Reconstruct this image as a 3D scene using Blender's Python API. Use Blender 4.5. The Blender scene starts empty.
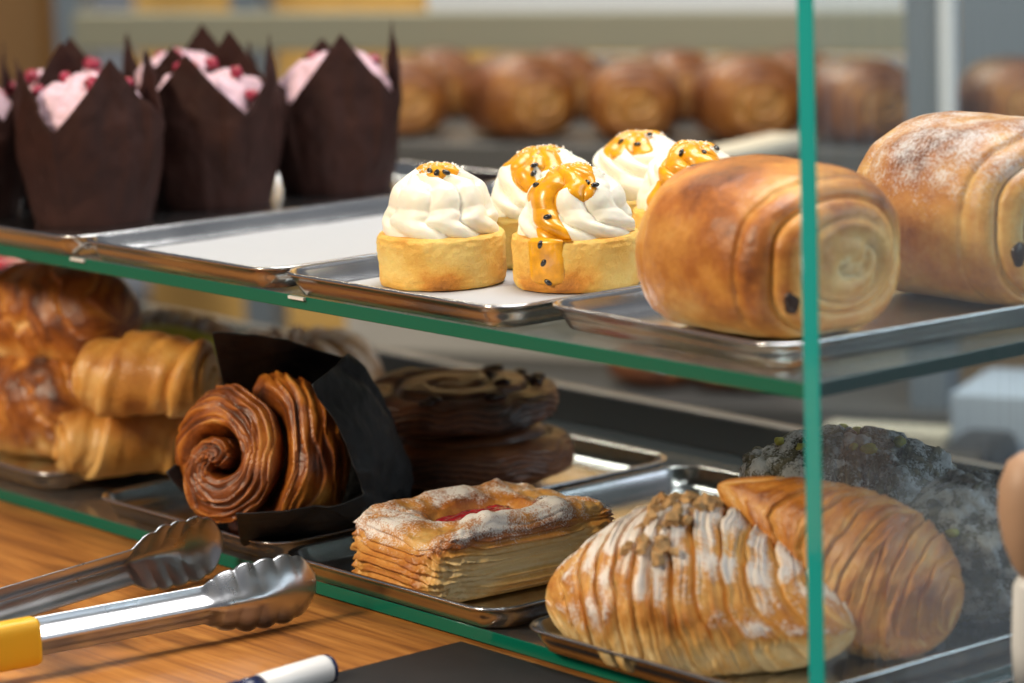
import bpy, math, random
import numpy as np
from mathutils import Matrix, Vector, Quaternion

SC = bpy.context.scene
COL = SC.collection
PI = math.pi
rng = np.random.default_rng(7)

# ------------------------------------------------------------------ camera geometry (measured from the two vanishing points)
F = 3140.0
_vl = np.array([-2619., -463., F]); _vr = np.array([3887., -684., F])
_X = -_vl/np.linalg.norm(_vl); _Y = _vr/np.linalg.norm(_vr)
_Y = _Y-_X*(_X@_Y); _Y /= np.linalg.norm(_Y)
RC = np.stack([_X, _Y, np.cross(_X, _Y)], 1)
_t = np.array([(808-512)/F, (384-341.5)/F, 1.])*1.57
CAM = -RC.T@_t

def at(px, py, z):
    """point of the place seen at this pixel of the photograph, at height z"""
    d = RC.T@np.array([(px-512)/F, (py-341.5)/F, 1.])
    return CAM+d*((z-CAM[2])/d[2])

def atd(px, py, depth):
    d = RC.T@np.array([(px-512)/F, (py-341.5)/F, 1.])
    return CAM+d*depth

ZU = 0.0          # top of upper glass shelf
ZL = -0.176       # top of lower glass shelf
ZT = -0.1855      # wooden counter top
FU, FL = ZU+0.003, ZL+0.003    # tray floors

# ------------------------------------------------------------------ numpy noise
def _hash(ix, iy, iz, seed):
    h = (ix*374761393+iy*668265263+iz*2147483647+seed*974634511) & 0xffffffff
    h = ((h ^ (h >> 13))*1274126177) & 0xffffffff
    h = (h ^ (h >> 16)) & 0xffffff
    return h/float(0xffffff)*2-1

def vnoise(x, y, z, seed=0):
    x, y, z = np.broadcast_arrays(np.asarray(x, float), np.asarray(y, float), np.asarray(z, float))
    ix, iy, iz = np.floor(x).astype(np.int64), np.floor(y).astype(np.int64), np.floor(z).astype(np.int64)
    fx, fy, fz = x-ix, y-iy, z-iz
    fx, fy, fz = [f*f*f*(f*(f*6-15)+10) for f in (fx, fy, fz)]
    r = 0
    for dx in (0, 1):
        wx = fx if dx else 1-fx
        for dy in (0, 1):
            wy = fy if dy else 1-fy
            for dz in (0, 1):
                wz = fz if dz else 1-fz
                r = r+wx*wy*wz*_hash(ix+dx, iy+dy, iz+dz, seed)
    return r

def fbm(x, y, z, oct=4, seed=0):
    r, a, f = 0, .5, 1.
    for i in range(oct):
        r = r+a*vnoise(x*f, y*f, z*f, seed+i*17); a *= .5; f *= 2.03
    return r

def sstep(a, b, x):
    t = np.clip((x-a)/(b-a), 0, 1); return t*t*(3-2*t)

def smax(a, b, k):
    h = np.clip(.5+.5*(a-b)/k, 0, 1); return b*(1-h)+a*h+k*h*(1-h)

# ------------------------------------------------------------------ object helpers
def link(name, me, mat=None, parent=None):
    o = bpy.data.objects.new(name, me); COL.objects.link(o)
    if mat is not None:
        for m in (mat if isinstance(mat, (list, tuple)) else [mat]): me.materials.append(m)
    if parent is not None: o.parent = parent
    return o

def mesh(name, verts, faces, mat=None, parent=None, smooth=True, attrs=None, mi=None):
    me = bpy.data.meshes.new(name)
    me.from_pydata([tuple(map(float, v)) for v in verts], [], [tuple(map(int, f)) for f in faces])
    if attrs:
        for k, a in attrs.items():
            at_ = me.attributes.new(k, 'FLOAT', 'POINT')
            at_.data.foreach_set('value', np.asarray(a, np.float32).ravel())
    me.polygons.foreach_set('use_smooth', [smooth]*len(me.polygons))
    o = link(name, me, mat, parent)
    if mi is not None: me.polygons.foreach_set('material_index', np.asarray(mi, np.int32))
    me.update()
    return o

def grid(name, P, mat=None, parent=None, attrs=None, wrapv=True, caps=False, keep=None, smooth=True):
    """P (nu,nv,3); v wraps round"""
    nu, nv = P.shape[:2]
    idx = np.arange(nu*nv).reshape(nu, nv)
    if wrapv:
        a = idx[:-1]; b = np.roll(a, -1, 1); c = idx[1:]; d = np.roll(c, -1, 1)
    else:
        a = idx[:-1, :-1]; b = idx[:-1, 1:]; c = idx[1:, :-1]; d = idx[1:, 1:]
    fs = np.stack([a, b, d, c], -1).reshape(-1, 4)
    V = P.reshape(-1, 3)
    if keep is not None:
        k = keep.ravel(); fs = fs[k[fs].any(1)]
        used = np.unique(fs); mp = -np.ones(len(V), int); mp[used] = np.arange(len(used))
        V = V[used]; fs = mp[fs]
        if attrs: attrs = {q: np.asarray(w).ravel()[used] for q, w in attrs.items()}
    fs = fs.tolist()
    if caps:
        fs.append(idx[0][::-1].tolist()); fs.append(idx[-1].tolist())
    return mesh(name, V, fs, mat, parent, smooth, attrs)

def tag(o, label, cat, group=None, kind=None):
    o['label'] = label; o['category'] = cat
    if group: o['group'] = group
    if kind: o['kind'] = kind
    return o

def thing(name, label, cat, loc=(0, 0, 0), group=None, rz=0, M=None):
    o = bpy.data.objects.new(name, None); COL.objects.link(o); o.empty_display_size = .01
    if M is not None: o.matrix_world = M
    else:
        o.location = tuple(map(float, loc)); o.rotation_euler = (0, 0, rz)
    return tag(o, label, cat, group)

def place(o, loc, rz=0, M=None):
    if M is not None: o.matrix_world = M
    else:
        o.location = tuple(map(float, loc)); o.rotation_euler = (0, 0, rz)
    return o

def copy_tree(o, parent=None):
    c = o.copy(); COL.objects.link(c)
    if parent is not None: c.parent = parent
    for ch in list(o.children): copy_tree(ch, c)
    return c

def frame(A, B, up=(0, 0, 1), origin=None):
    """matrix whose X runs A->B, Z near 'up', origin at the middle"""
    A, B = np.array(A, float), np.array(B, float)
    x = (B-A)/np.linalg.norm(B-A); u = np.array(up, float)
    y = np.cross(u, x); y /= np.linalg.norm(y); z = np.cross(x, y)
    o = (A+B)/2 if origin is None else np.array(origin, float)
    m = Matrix.Identity(4)
    for i in range(3):
        m[i][0], m[i][1], m[i][2], m[i][3] = x[i], y[i], z[i], o[i]
    return m

def box_vf(x0, x1, y0, y1, z0, z1, base=0):
    v = [(x0, y0, z0), (x1, y0, z0), (x1, y1, z0), (x0, y1, z0), (x0, y0, z1), (x1, y0, z1), (x1, y1, z1), (x0, y1, z1)]
    f = [(3, 2, 1, 0), (4, 5, 6, 7), (0, 1, 5, 4), (1, 2, 6, 5), (2, 3, 7, 6), (3, 0, 4, 7)]
    return v, [tuple(i+base for i in q) for q in f]

def box(name, x0, x1, y0, y1, z0, z1, mat, parent=None, bevel=0.0, mi=None):
    v, f = box_vf(x0, x1, y0, y1, z0, z1)
    o = mesh(name, v, f, mat, parent, smooth=False, mi=mi)
    if bevel:
        m = o.modifiers.new('bevel', 'BEVEL'); m.width = bevel; m.segments = 2
        m.limit_method = 'ANGLE'
    return o

def rrect(w, l, r, n=8):
    pts = []
    for cx, cy, a0 in ((w/2-r, l/2-r, 0), (-w/2+r, l/2-r, PI/2), (-w/2+r, -l/2+r, PI), (w/2-r, -l/2+r, 1.5*PI)):
        for i in range(n+1):
            a = a0+PI/2*i/n; pts.append((cx+r*math.cos(a), cy+r*math.sin(a)))
    return np.array(pts)

# ------------------------------------------------------------------ materials
def newmat(name):
    m = bpy.data.materials.new(name); m.use_nodes = True
    nt = m.node_tree; nt.nodes.clear()
    out = nt.nodes.new('ShaderNodeOutputMaterial')
    return m, nt, out

def N(nt, t, **kw):
    n = nt.nodes.new(t)
    for k, v in kw.items():
        if k.startswith('i_'): n.inputs[k[2:].replace('_', ' ')].default_value = v
        else: setattr(n, k, v)
    return n

def rampset(r, stops):
    e = r.color_ramp.elements
    while len(e) > 1: e.remove(e[-1])
    e[0].position, e[0].color = stops[0][0], (*stops[0][1], 1)
    for p, c in stops[1:]:
        q = e.new(p); q.color = (*c, 1)

def plain(name, col, rough=.5, metal=0., coat=0., noise=0., nscale=40, bump=0., bscale=200, sss=0., spec=.5, trans=0.):
    m, nt, out = newmat(name)
    b = N(nt, 'ShaderNodeBsdfPrincipled')
    b.inputs['Base Color'].default_value = (*col, 1); b.inputs['Roughness'].default_value = rough
    b.inputs['Metallic'].default_value = metal; b.inputs['Coat Weight'].default_value = coat
    b.inputs['Specular IOR Level'].default_value = spec
    b.inputs['Transmission Weight'].default_value = trans
    if sss:
        b.inputs['Subsurface Weight'].default_value = sss; b.inputs['Subsurface Radius'].default_value = (1, .6, .3)
        b.inputs['Subsurface Scale'].default_value = .006
    tc = N(nt, 'ShaderNodeTexCoord')
    if noise:
        nz = N(nt, 'ShaderNodeTexNoise', i_Scale=nscale, i_Detail=5.0)
        nt.links.new(tc.outputs['Object'], nz.inputs['Vector'])
        r = N(nt, 'ShaderNodeValToRGB')
        rampset(r, [(.25, tuple(c*(1-noise) for c in col)), (.75, tuple(min(1, c*(1+noise)) for c in col))])
        nt.links.new(nz.outputs['Fac'], r.inputs['Fac']); nt.links.new(r.outputs['Color'], b.inputs['Base Color'])
    if bump:
        nb = N(nt, 'ShaderNodeTexNoise', i_Scale=bscale, i_Detail=4.0)
        nt.links.new(tc.outputs['Object'], nb.inputs['Vector'])
        bp = N(nt, 'ShaderNodeBump', i_Strength=bump, i_Distance=.002)
        nt.links.new(nb.outputs['Fac'], bp.inputs['Height']); nt.links.new(bp.outputs['Normal'], b.inputs['Normal'])
    nt.links.new(b.outputs[0], out.inputs[0])
    return m

GOLD = [(0, (.80, .52, .20)), (.22, (.70, .34, .075)), (.45, (.52, .185, .028)), (.68, (.28, .078, .012)), (.88, (.11, .028, .006)), (1, (.04, .011, .004))]
PALE = [(0, (.84, .63, .32)), (.22, (.78, .46, .14)), (.45, (.62, .27, .052)), (.66, (.42, .135, .022)), (.85, (.18, .05, .010)), (1, (.07, .02, .006))]
DARK = [(0, (.46, .20, .08)), (.3, (.27, .095, .032)), (.55, (.13, .042, .017)), (.8, (.05, .018, .009)), (1, (.018, .007, .005))]
TAN = [(0, (.66, .44, .24)), (.3, (.44, .23, .095)), (.6, (.25, .105, .036)), (.85, (.10, .04, .016)), (1, (.04, .016, .008))]
AMBER = [(0, (.72, .38, .10)), (.25, (.56, .205, .030)), (.5, (.34, .092, .011)), (.72, (.15, .036, .006)), (1, (.035, .010, .004))]
SEED = [(0, (.22, .20, .14)), (.35, (.085, .08, .052)), (.6, (.04, .04, .026)), (.85, (.018, .018, .013)), (1, (.009, .009, .007))]

def crust(name, ramp, rough=.42, coat=.12, sugar=0., scale=60, bump=.35, sss=.05, sugscale=900, sugcol=(.92, .90, .88), nvar=.22, flaky=.35):
    """pastry crust: point attribute 'bake' (0 pale .. 1 dark) and 'sugar' drive it"""
    m, nt, out = newmat(name)
    L = nt.links.new
    b = N(nt, 'ShaderNodeBsdfPrincipled', i_Roughness=rough)
    b.inputs['Coat Weight'].default_value = coat; b.inputs['Coat Roughness'].default_value = .25
    if sss:
        b.inputs['Subsurface Weight'].default_value = sss; b.inputs['Subsurface Radius'].default_value = (1, .5, .2)
        b.inputs['Subsurface Scale'].default_value = .004
    tc = N(nt, 'ShaderNodeTexCoord')
    a = N(nt, 'ShaderNodeAttribute', attribute_name='bake')
    n1 = N(nt, 'ShaderNodeTexNoise', i_Scale=scale, i_Detail=6.0, i_Roughness=.65)
    L(tc.outputs['Object'], n1.inputs['Vector'])
    ma = N(nt, 'ShaderNodeMath', operation='MULTIPLY_ADD'); ma.inputs[1].default_value = nvar*2; 
    sub = N(nt, 'ShaderNodeMath', operation='SUBTRACT'); sub.inputs[1].default_value = .5
    L(n1.outputs['Fac'], sub.inputs[0]); L(sub.outputs[0], ma.inputs[0]); L(a.outputs['Fac'], ma.inputs[2])
    n4 = N(nt, 'ShaderNodeTexNoise', i_Scale=scale*3.5, i_Detail=5.0, i_Roughness=.7, i_Distortion=1.6)
    L(tc.outputs['Object'], n4.inputs['Vector'])
    sb4 = N(nt, 'ShaderNodeMath', operation='SUBTRACT'); sb4.inputs[1].default_value = .5; L(n4.outputs['Fac'], sb4.inputs[0])
    mb = N(nt, 'ShaderNodeMath', operation='MULTIPLY_ADD'); mb.inputs[1].default_value = flaky
    L(sb4.outputs[0], mb.inputs[0]); L(ma.outputs[0], mb.inputs[2])
    r = N(nt, 'ShaderNodeValToRGB'); rampset(r, ramp); L(mb.outputs[0], r.inputs['Fac'])
    colout = r.outputs['Color']
    if sugar:
        s = N(nt, 'ShaderNodeAttribute', attribute_name='sugar')
        n2 = N(nt, 'ShaderNodeTexNoise', i_Scale=sugscale, i_Detail=2.0)
        n3 = N(nt, 'ShaderNodeTexNoise', i_Scale=sugscale*.12, i_Detail=3.0)
        L(tc.outputs['Object'], n2.inputs['Vector']); L(tc.outputs['Object'], n3.inputs['Vector'])
        add = N(nt, 'ShaderNodeMath', operation='ADD'); L(n2.outputs['Fac'], add.inputs[0]); L(n3.outputs['Fac'], add.inputs[1])
        m2 = N(nt, 'ShaderNodeMath', operation='MULTIPLY_ADD'); m2.inputs[1].default_value = 1.25
        L(s.outputs['Fac'], m2.inputs[0]); L(add.outputs[0], m2.inputs[2])
        mr = N(nt, 'ShaderNodeMapRange'); mr.inputs['From Min'].default_value = 1.28; mr.inputs['From Max'].default_value = 1.65
        mr.inputs['To Max'].default_value = sugar
        L(m2.outputs[0], mr.inputs['Value'])
        mx = N(nt, 'ShaderNodeMix', data_type='RGBA'); L(mr.outputs['Result'], mx.inputs['Factor'])
        L(colout, mx.inputs['A']); mx.inputs['B'].default_value = (*sugcol, 1)
        colout = mx.outputs['Result']
        mr2 = N(nt, 'ShaderNodeMapRange'); mr2.inputs['To Min'].default_value = rough; mr2.inputs['To Max'].default_value = .9
        L(mr.outputs['Result'], mr2.inputs['Value']); L(mr2.outputs['Result'], b.inputs['Roughness'])
    L(colout, b.inputs['Base Color'])
    nb = N(nt, 'ShaderNodeTexNoise', i_Scale=scale*4, i_Detail=6.0, i_Roughness=.62, i_Distortion=.9)
    L(tc.outputs['Object'], nb.inputs['Vector'])
    bp = N(nt, 'ShaderNodeBump', i_Strength=bump, i_Distance=.0022); L(nb.outputs['Fac'], bp.inputs['Height'])
    L(bp.outputs['Normal'], b.inputs['Normal']); L(bp.outputs['Normal'], b.inputs['Coat Normal'])
    L(b.outputs[0], out.inputs[0])
    return m

def glass_face(name, tint, haze=0., streak=False, refl=1.0):
    m, nt, out = newmat(name); L = nt.links.new
    tr = N(nt, 'ShaderNodeBsdfTransparent'); tr.inputs[0].default_value = (*tint, 1)
    gl = N(nt, 'ShaderNodeBsdfGlossy', i_Roughness=.02); gl.inputs[0].default_value = (1, 1, 1, 1)
    ge = N(nt, 'ShaderNodeNewGeometry')
    dt = N(nt, 'ShaderNodeVectorMath', operation='DOT_PRODUCT'); L(ge.outputs['Normal'], dt.inputs[0]); L(ge.outputs['Incoming'], dt.inputs[1])
    ab = N(nt, 'ShaderNodeMath', operation='ABSOLUTE'); L(dt.outputs['Value'], ab.inputs[0])
    om = N(nt, 'ShaderNodeMath', operation='SUBTRACT'); om.inputs[0].default_value = 1; L(ab.outputs[0], om.inputs[1])
    pw = N(nt, 'ShaderNodeMath', operation='POWER'); pw.inputs[1].default_value = 5; L(om.outputs[0], pw.inputs[0])
    mu = N(nt, 'ShaderNodeMath', operation='MULTIPLY_ADD'); mu.inputs[1].default_value = .96*refl; mu.inputs[2].default_value = .04*refl; L(pw.outputs[0], mu.inputs[0])
    mx = N(nt, 'ShaderNodeMixShader'); L(mu.outputs[0], mx.inputs[0]); L(tr.outputs[0], mx.inputs[1]); L(gl.outputs[0], mx.inputs[2])
    last = mx
    if haze:
        df = N(nt, 'ShaderNodeBsdfDiffuse'); df.inputs[0].default_value = (.74, .76, .80, 1)
        h = N(nt, 'ShaderNodeMixShader')
        if streak:
            tc = N(nt, 'ShaderNodeTexCoord'); mp = N(nt, 'ShaderNodeMapping'); mp.inputs['Scale'].default_value = (1, 330, 5)
            L(tc.outputs['Object'], mp.inputs['Vector'])
            n = N(nt, 'ShaderNodeTexNoise', i_Scale=1.0, i_Detail=3.0); L(mp.outputs[0], n.inputs['Vector'])
            mr = N(nt, 'ShaderNodeMapRange'); mr.inputs['From Min'].default_value = .58; mr.inputs['From Max'].default_value = .80
            mr.inputs['To Min'].default_value = haze; mr.inputs['To Max'].default_value = haze*5
            L(n.outputs['Fac'], mr.inputs['Value']); L(mr.outputs['Result'], h.inputs[0])
        else: h.inputs[0].default_value = haze
        L(last.outputs[0], h.inputs[1]); L(df.outputs[0], h.inputs[2]); last = h
    L(last.outputs[0], out.inputs[0])
    return m

def steel(name, col=(.62, .63, .65), rough=.22, scr=.35):
    m, nt, out = newmat(name); L = nt.links.new
    b = N(nt, 'ShaderNodeBsdfPrincipled', i_Metallic=1.0, i_Roughness=rough); b.inputs['Base Color'].default_value = (*col, 1)
    tc = N(nt, 'ShaderNodeTexCoord')
    n = N(nt, 'ShaderNodeTexNoise', i_Scale=35.0, i_Detail=5.0); L(tc.outputs['Object'], n.inputs['Vector'])
    mr = N(nt, 'ShaderNodeMapRange'); mr.inputs['To Min'].default_value = rough*(1-scr); mr.inputs['To Max'].default_value = rough*(1+scr)
    L(n.outputs['Fac'], mr.inputs['Value']); L(mr.outputs['Result'], b.inputs['Roughness'])
    n2 = N(nt, 'ShaderNodeTexNoise', i_Scale=14.0, i_Detail=2.0); L(tc.outputs['Object'], n2.inputs['Vector'])
    bp = N(nt, 'ShaderNodeBump', i_Strength=.12, i_Distance=.004); L(n2.outputs['Fac'], bp.inputs['Height']); L(bp.outputs['Normal'], b.inputs['Normal'])
    L(b.outputs[0], out.inputs[0])
    return m

def wood(name, c0, c1, c2, rot=0., sc=1.0, rough=.45):
    m, nt, out = newmat(name); L = nt.links.new
    b = N(nt, 'ShaderNodeBsdfPrincipled', i_Roughness=rough)
    tc = N(nt, 'ShaderNodeTexCoord'); mp = N(nt, 'ShaderNodeMapping')
    mp.inputs['Rotation'].default_value = (0, 0, rot); mp.inputs['Scale'].default_value = (2.2*sc, 26*sc, 26*sc)
    L(tc.outputs['Object'], mp.inputs['Vector'])
    n = N(nt, 'ShaderNodeTexNoise', i_Scale=2.2, i_Detail=8.0, i_Roughness=.62, i_Distortion=1.1); L(mp.outputs[0], n.inputs['Vector'])
    mp2 = N(nt, 'ShaderNodeMapping'); mp2.inputs['Rotation'].default_value = (0, 0, rot); mp2.inputs['Scale'].default_value = (6*sc, 300*sc, 10)
    L(tc.outputs['Object'], mp2.inputs['Vector'])
    n2 = N(nt, 'ShaderNodeTexNoise', i_Scale=1.0, i_Detail=4.0); L(mp2.outputs[0], n2.inputs['Vector'])
    mx = N(nt, 'ShaderNodeMath', operation='MULTIPLY_ADD'); mx.inputs[1].default_value = .35
    L(n2.outputs['Fac'], mx.inputs[0]); L(n.outputs['Fac'], mx.inputs[2])
    r = N(nt, 'ShaderNodeValToRGB'); rampset(r, [(.46, c0), (.66, c1), (.86, c2)]); L(mx.outputs[0], r.inputs['Fac'])
    # knots
    mp3 = N(nt, 'ShaderNodeMapping'); mp3.inputs['Rotation'].default_value = (0, 0, rot); mp3.inputs['Scale'].default_value = (6*sc, 16*sc, 1)
    L(tc.outputs['Object'], mp3.inputs['Vector'])
    n3 = N(nt, 'ShaderNodeTexNoise', i_Scale=1.0, i_Detail=3.0); L(mp3.outputs[0], n3.inputs['Vector'])
    mr = N(nt, 'ShaderNodeMapRange'); mr.inputs['From Min'].default_value = .55; mr.inputs['From Max'].default_value = .68; L(n3.outputs['Fac'], mr.inputs['Value'])
    ml = N(nt, 'ShaderNodeMath', operation='MULTIPLY'); ml.inputs[1].default_value = .75; L(mr.outputs['Result'], ml.inputs[0])
    k = N(nt, 'ShaderNodeMix', data_type='RGBA'); L(ml.outputs[0], k.inputs['Factor']); L(r.outputs['Color'], k.inputs['A'])
    k.inputs['B'].default_value = (c0[0]*.35, c0[1]*.3, c0[2]*.3, 1)
    L(k.outputs['Result'], b.inputs['Base Color'])
    bp = N(nt, 'ShaderNodeBump', i_Strength=.25, i_Distance=.001); L(n2.outputs['Fac'], bp.inputs['Height']); L(bp.outputs['Normal'], b.inputs['Normal'])
    L(b.outputs[0], out.inputs[0])
    return m

M = dict(
    tray=steel('tray_steel', (.58, .59, .61), .20),
    tong=steel('tong_steel', (.56, .57, .60), .30),
    rail=steel('rail_steel', (.33, .34, .33), .40),
    gtop=glass_face('shelf_glass', (.93, .97, .95), .04),
    gpane=glass_face('side_glass', (.95, .98, .975), .032, True),
    gedge=plain('shelf_edge_green', (.003, .135, .085), .12, spec=.35),
    pedge=plain('pane_edge_teal', (.010, .38, .36), .10, coat=.4),
    gback=plain('glass_edge_dark', (.006, .045, .04), .15),
    paper=plain('white_paper', (.43, .445, .47), .7),
    brownpaper=plain('brown_paper', (.032, .011, .008), .7, spec=.2, noise=.3, nscale=60, bump=.25, bscale=120),
    blackpaper=plain('black_paper', (.014, .015, .018), .5, bump=.3, bscale=150),
    icing=plain('pink_icing', (.64, .43, .49), .65, noise=.12, nscale=90, bump=.5, bscale=300, sss=.15),
    berry=plain('raspberry', (.30, .015, .045), .35, noise=.4, nscale=200),
    crumb=plain('muffin_crumb', (.16, .07, .03), .8, noise=.4, nscale=150, bump=.6),
    cream=plain('whipped_cream', (.90, .86, .72), .45, sss=.25, bump=.05, bscale=400),
    fruit=plain('passion_fruit', (.84, .34, .006), .28, coat=.2, noise=.35, nscale=120, sss=.1),
    seed=plain('black_seed', (.012, .010, .010), .15, coat=.6),
    choc=plain('chocolate', (.030, .012, .007), .35),
    sugar=plain('sugar_grain', (.88, .86, .84), .8),
    jam=plain('red_jam', (.42, .02, .03), .12, coat=.6, noise=.5, nscale=120, bump=.5, bscale=150),
    custard=plain('custard', (.66, .42, .12), .4, noise=.15, nscale=80),
    green=plain('pistachio_filling', (.40, .37, .03), .5, noise=.2, nscale=80),
    nut=plain('chopped_nut', (.50, .30, .13), .7, noise=.5, nscale=250),
    pist=plain('pistachio_nut', (.30, .30, .06), .6, noise=.4, nscale=250),
    yellow=plain('yellow_rubber', (.80, .44, .012), .4),
    white=plain('white_plastic', (.80, .80, .80), .3),
    navy=plain('navy_plastic', (.018, .026, .075), .25),
    slate=plain('black_slate', (.012, .012, .013), .55, noise=.2, nscale=60),
    counter=wood('oiled_wood', (.15, .048, .010), (.36, .135, .026), (.52, .225, .05), 0.0, 1.0),
    pale_grey=plain('pale_grey_panel', (.64, .63, .60), .55),
    white_panel=plain('white_panel', (.66, .70, .74), .5),
    ochre=wood('ochre_wood', (.42, .24, .06), (.55, .33, .09), (.60, .38, .12), 0, .4, .6),
    blue_grey=plain('blue_grey_metal', (.17, .21, .25), .4),
    dark_grey=plain('dark_grey_counter', (.085, .085, .082), .45),
    brown_post=plain('brown_wood_post', (.22, .12, .045), .6),
    cream_strip=plain('cream_strip', (.62, .58, .46), .5),
    pale_blue=plain('pale_blue_box', (.38, .46, .56), .6),
    tan=plain('tan_wood', (.50, .30, .19), .5, noise=.15, nscale=30),
    black=plain('black_metal', (.022, .024, .027), .4),
    olive=plain('olive_rail', (.27, .27, .20), .45),
    floorm=plain('dark_floor', (.06, .055, .05), .6),
)
M['pac'] = crust('pain_crust', PALE, .42, .14, scale=38, nvar=.42, bump=.34)
M['pac_sugar'] = crust('pain_crust_dusted', PALE, .36, .3, sugar=.7, scale=40, nvar=.36, sugscale=600, sugcol=(.80, .76, .76))
M['cro'] = crust('croissant_crust', PALE, .55, .04, sugar=.85, scale=55, nvar=.25, bump=.35, sugscale=600)
M['cro2'] = crust('croissant_crust_plain', GOLD, .40, .2, sugar=.5, scale=55, nvar=.25)
M['danish'] = crust('puff_crust', PALE, .42, .15, sugar=.95, scale=70, nvar=.26, bump=.3, sugscale=850)
M['roll'] = crust('laminated_crust', AMBER, .32, .4, scale=70, nvar=.26, bump=.35)
M['bun'] = crust('chocolate_dough', DARK, .42, .2, scale=60, nvar=.3, bump=.3)
M['twist'] = crust('twist_crust', [(0, (.74, .46, .16)), (.3, (.68, .34, .075)), (.6, (.48, .18, .03)), (.85, (.22, .07, .012)), (1, (.09, .025, .007))], .4, .2, scale=50, nvar=.24)
M['left'] = crust('left_croissant_crust', GOLD, .36, .3, sugar=.25, scale=32, nvar=.30)
M['swirl'] = crust('swirl_crust', TAN, .5, .1, sugar=.4, scale=60, nvar=.25)
M['dust'] = crust('dark_crumb_crust', SEED, .75, 0, sugar=.8, scale=140, nvar=.5, bump=.9, sss=0, sugscale=620, sugcol=(.66, .68, .72))
M['sponge'] = crust('sponge_crust', [(0, (.92, .68, .22)), (.35, (.86, .50, .10)), (.6, (.70, .28, .03)), (.85, (.42, .15, .02)), (1, (.2, .06, .01))], .65, 0, scale=120, nvar=.22, bump=.6, sss=.2)
M['bgpac_shaded'] = crust('shaded_pain_crust', [(0, (.50, .26, .075)), (.25, (.36, .14, .022)), (.5, (.20, .06, .010)), (.75, (.08, .022, .005)), (1, (.03, .010, .004))], .4, .25, scale=40, nvar=.25)  # crust ramp darkened, the rack's weaker light put into the colour
M['bread'] = crust('flat_bread_crust', DARK, .5, .1, scale=40, nvar=.3)

# ------------------------------------------------------------------ trays
def tray_mesh(name, w, l, h=.0150, r=.022):
    """pressed steel tray: rolled rim, sloped walls, flat floor, closed underside"""
    prof = [(.0135, 0), (.0085, .0012), (.0045, h*.55), (.0022, h*.86), (.0004, h*.88), (0, h*.95), (.0006, h), (.0020, h+.0002), (.0032, h*.96),
            (.0042, h*.86), (.0066, h*.55), (.0100, .0048), (.0125, .0032), (.0160, .0028)]
    rings = []
    for ins, z in prof:
        p = rrect(w-2*ins, l-2*ins, max(.004, r-ins*.75))
        rings.append(np.column_stack([p, np.full(len(p), z)]))
    P = np.stack(rings)[:, ::-1]
    me = grid(name, P, M['tray'], caps=True)
    me.data.polygons[-1].use_smooth = False; me.data.polygons[-2].use_smooth = False
    # keep caps' orientation irrelevant; weighted look
    return me

UW, UL, LW, LLn = .222, .375, .214, .345
def tray(cx, y0, z, w, l, label, group, rz=0):
    o = tray_mesh('serving_tray', w, l)
    c, s = math.cos(rz), math.sin(rz)
    o.location = (cx-(l/2)*s, y0+(l/2)*c, z); o.rotation_euler = (0, 0, rz)
    return tag(o, label, 'tray', group)

GU, GL = 'steel trays on the upper glass shelf', 'steel trays on the lower glass shelf'
tray(-.834, -.011, ZU+.0002, .314, .402, 'steel tray holding the muffins in brown paper cases', GU)
tray(-.5645, -.010, ZU+.0002, UW, UL, 'steel tray with only a white paper sheet in it', GU)
tray(-.3385, -.010, ZU+.0002, UW*.985, UL, 'steel tray under the cream topped cakes', GU)
tray(-.1275, .010, ZU+.0002, .205, UL*.93, 'slightly turned steel tray under the large golden pains au chocolat', GU, rz=-.06)
tray(-.868, .006, ZL+.0002, .222, LLn+.02, 'steel tray under the croissants and rolled pastries at the left end of the lower shelf', GL)
tray(-.5775, -.004, ZL+.0002, LW, LLn, 'steel tray under the pastry in black paper and the dark buns', GL)
tray(-.3515, -.012, ZL+.0002, LW, LLn, 'steel tray under the square berry pastry, mostly bare at the back', GL)
tray(-.1108, -.018, ZL+.0002, LW, LLn, 'steel tray under the sugar dusted croissants behind the side glass', GL)

# paper liners
def liner(name, cx, y0, z, w, l, label):
    nx, ny = 30, 40
    u, v = np.meshgrid(np.linspace(-w/2, w/2, nx), np.linspace(0, l, ny), indexing='ij')
    h = .0006+.0006*(1+fbm(u*40, v*40, 0, 2, 3))
    P = np.stack([u, v, h], -1)
    o = grid(name, P, M['paper'], wrapv=False); o.location = (cx, y0, z)
    s = o.modifiers.new('thick', 'SOLIDIFY'); s.thickness = .0003; s.offset = -1
    return tag(o, label, 'paper')
liner('tray_paper', -.5645, .012, FU+.0006, UW-.036, UL-.05, 'bare sheet of white paper lining the empty tray')
liner('tray_paper', -.3385, .012, FU+.0006, UW-.040, UL-.05, 'sheet of white paper under the cream topped cakes')

# ------------------------------------------------------------------ display case: glass
case = thing('display_case', 'glass display case with green edged shelves and a hazy side pane', 'display case', (0, 0, ZL-.0085))
def glass_sheet(name, x0, x1, y0, y1, z0, z1, faces, parent, mats):
    v, f = box_vf(x0, x1, y0, y1, z0, z1)
    o = mesh(name, v, f, mats, parent, smooth=False, mi=faces)
    o.location = tuple(-Vector(parent.location))
    b = o.modifiers.new('arris', 'BEVEL'); b.width = .0016 if name == 'side_pane' else .0007; b.segments = 2; b.limit_method = 'ANGLE'
    return o
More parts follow.
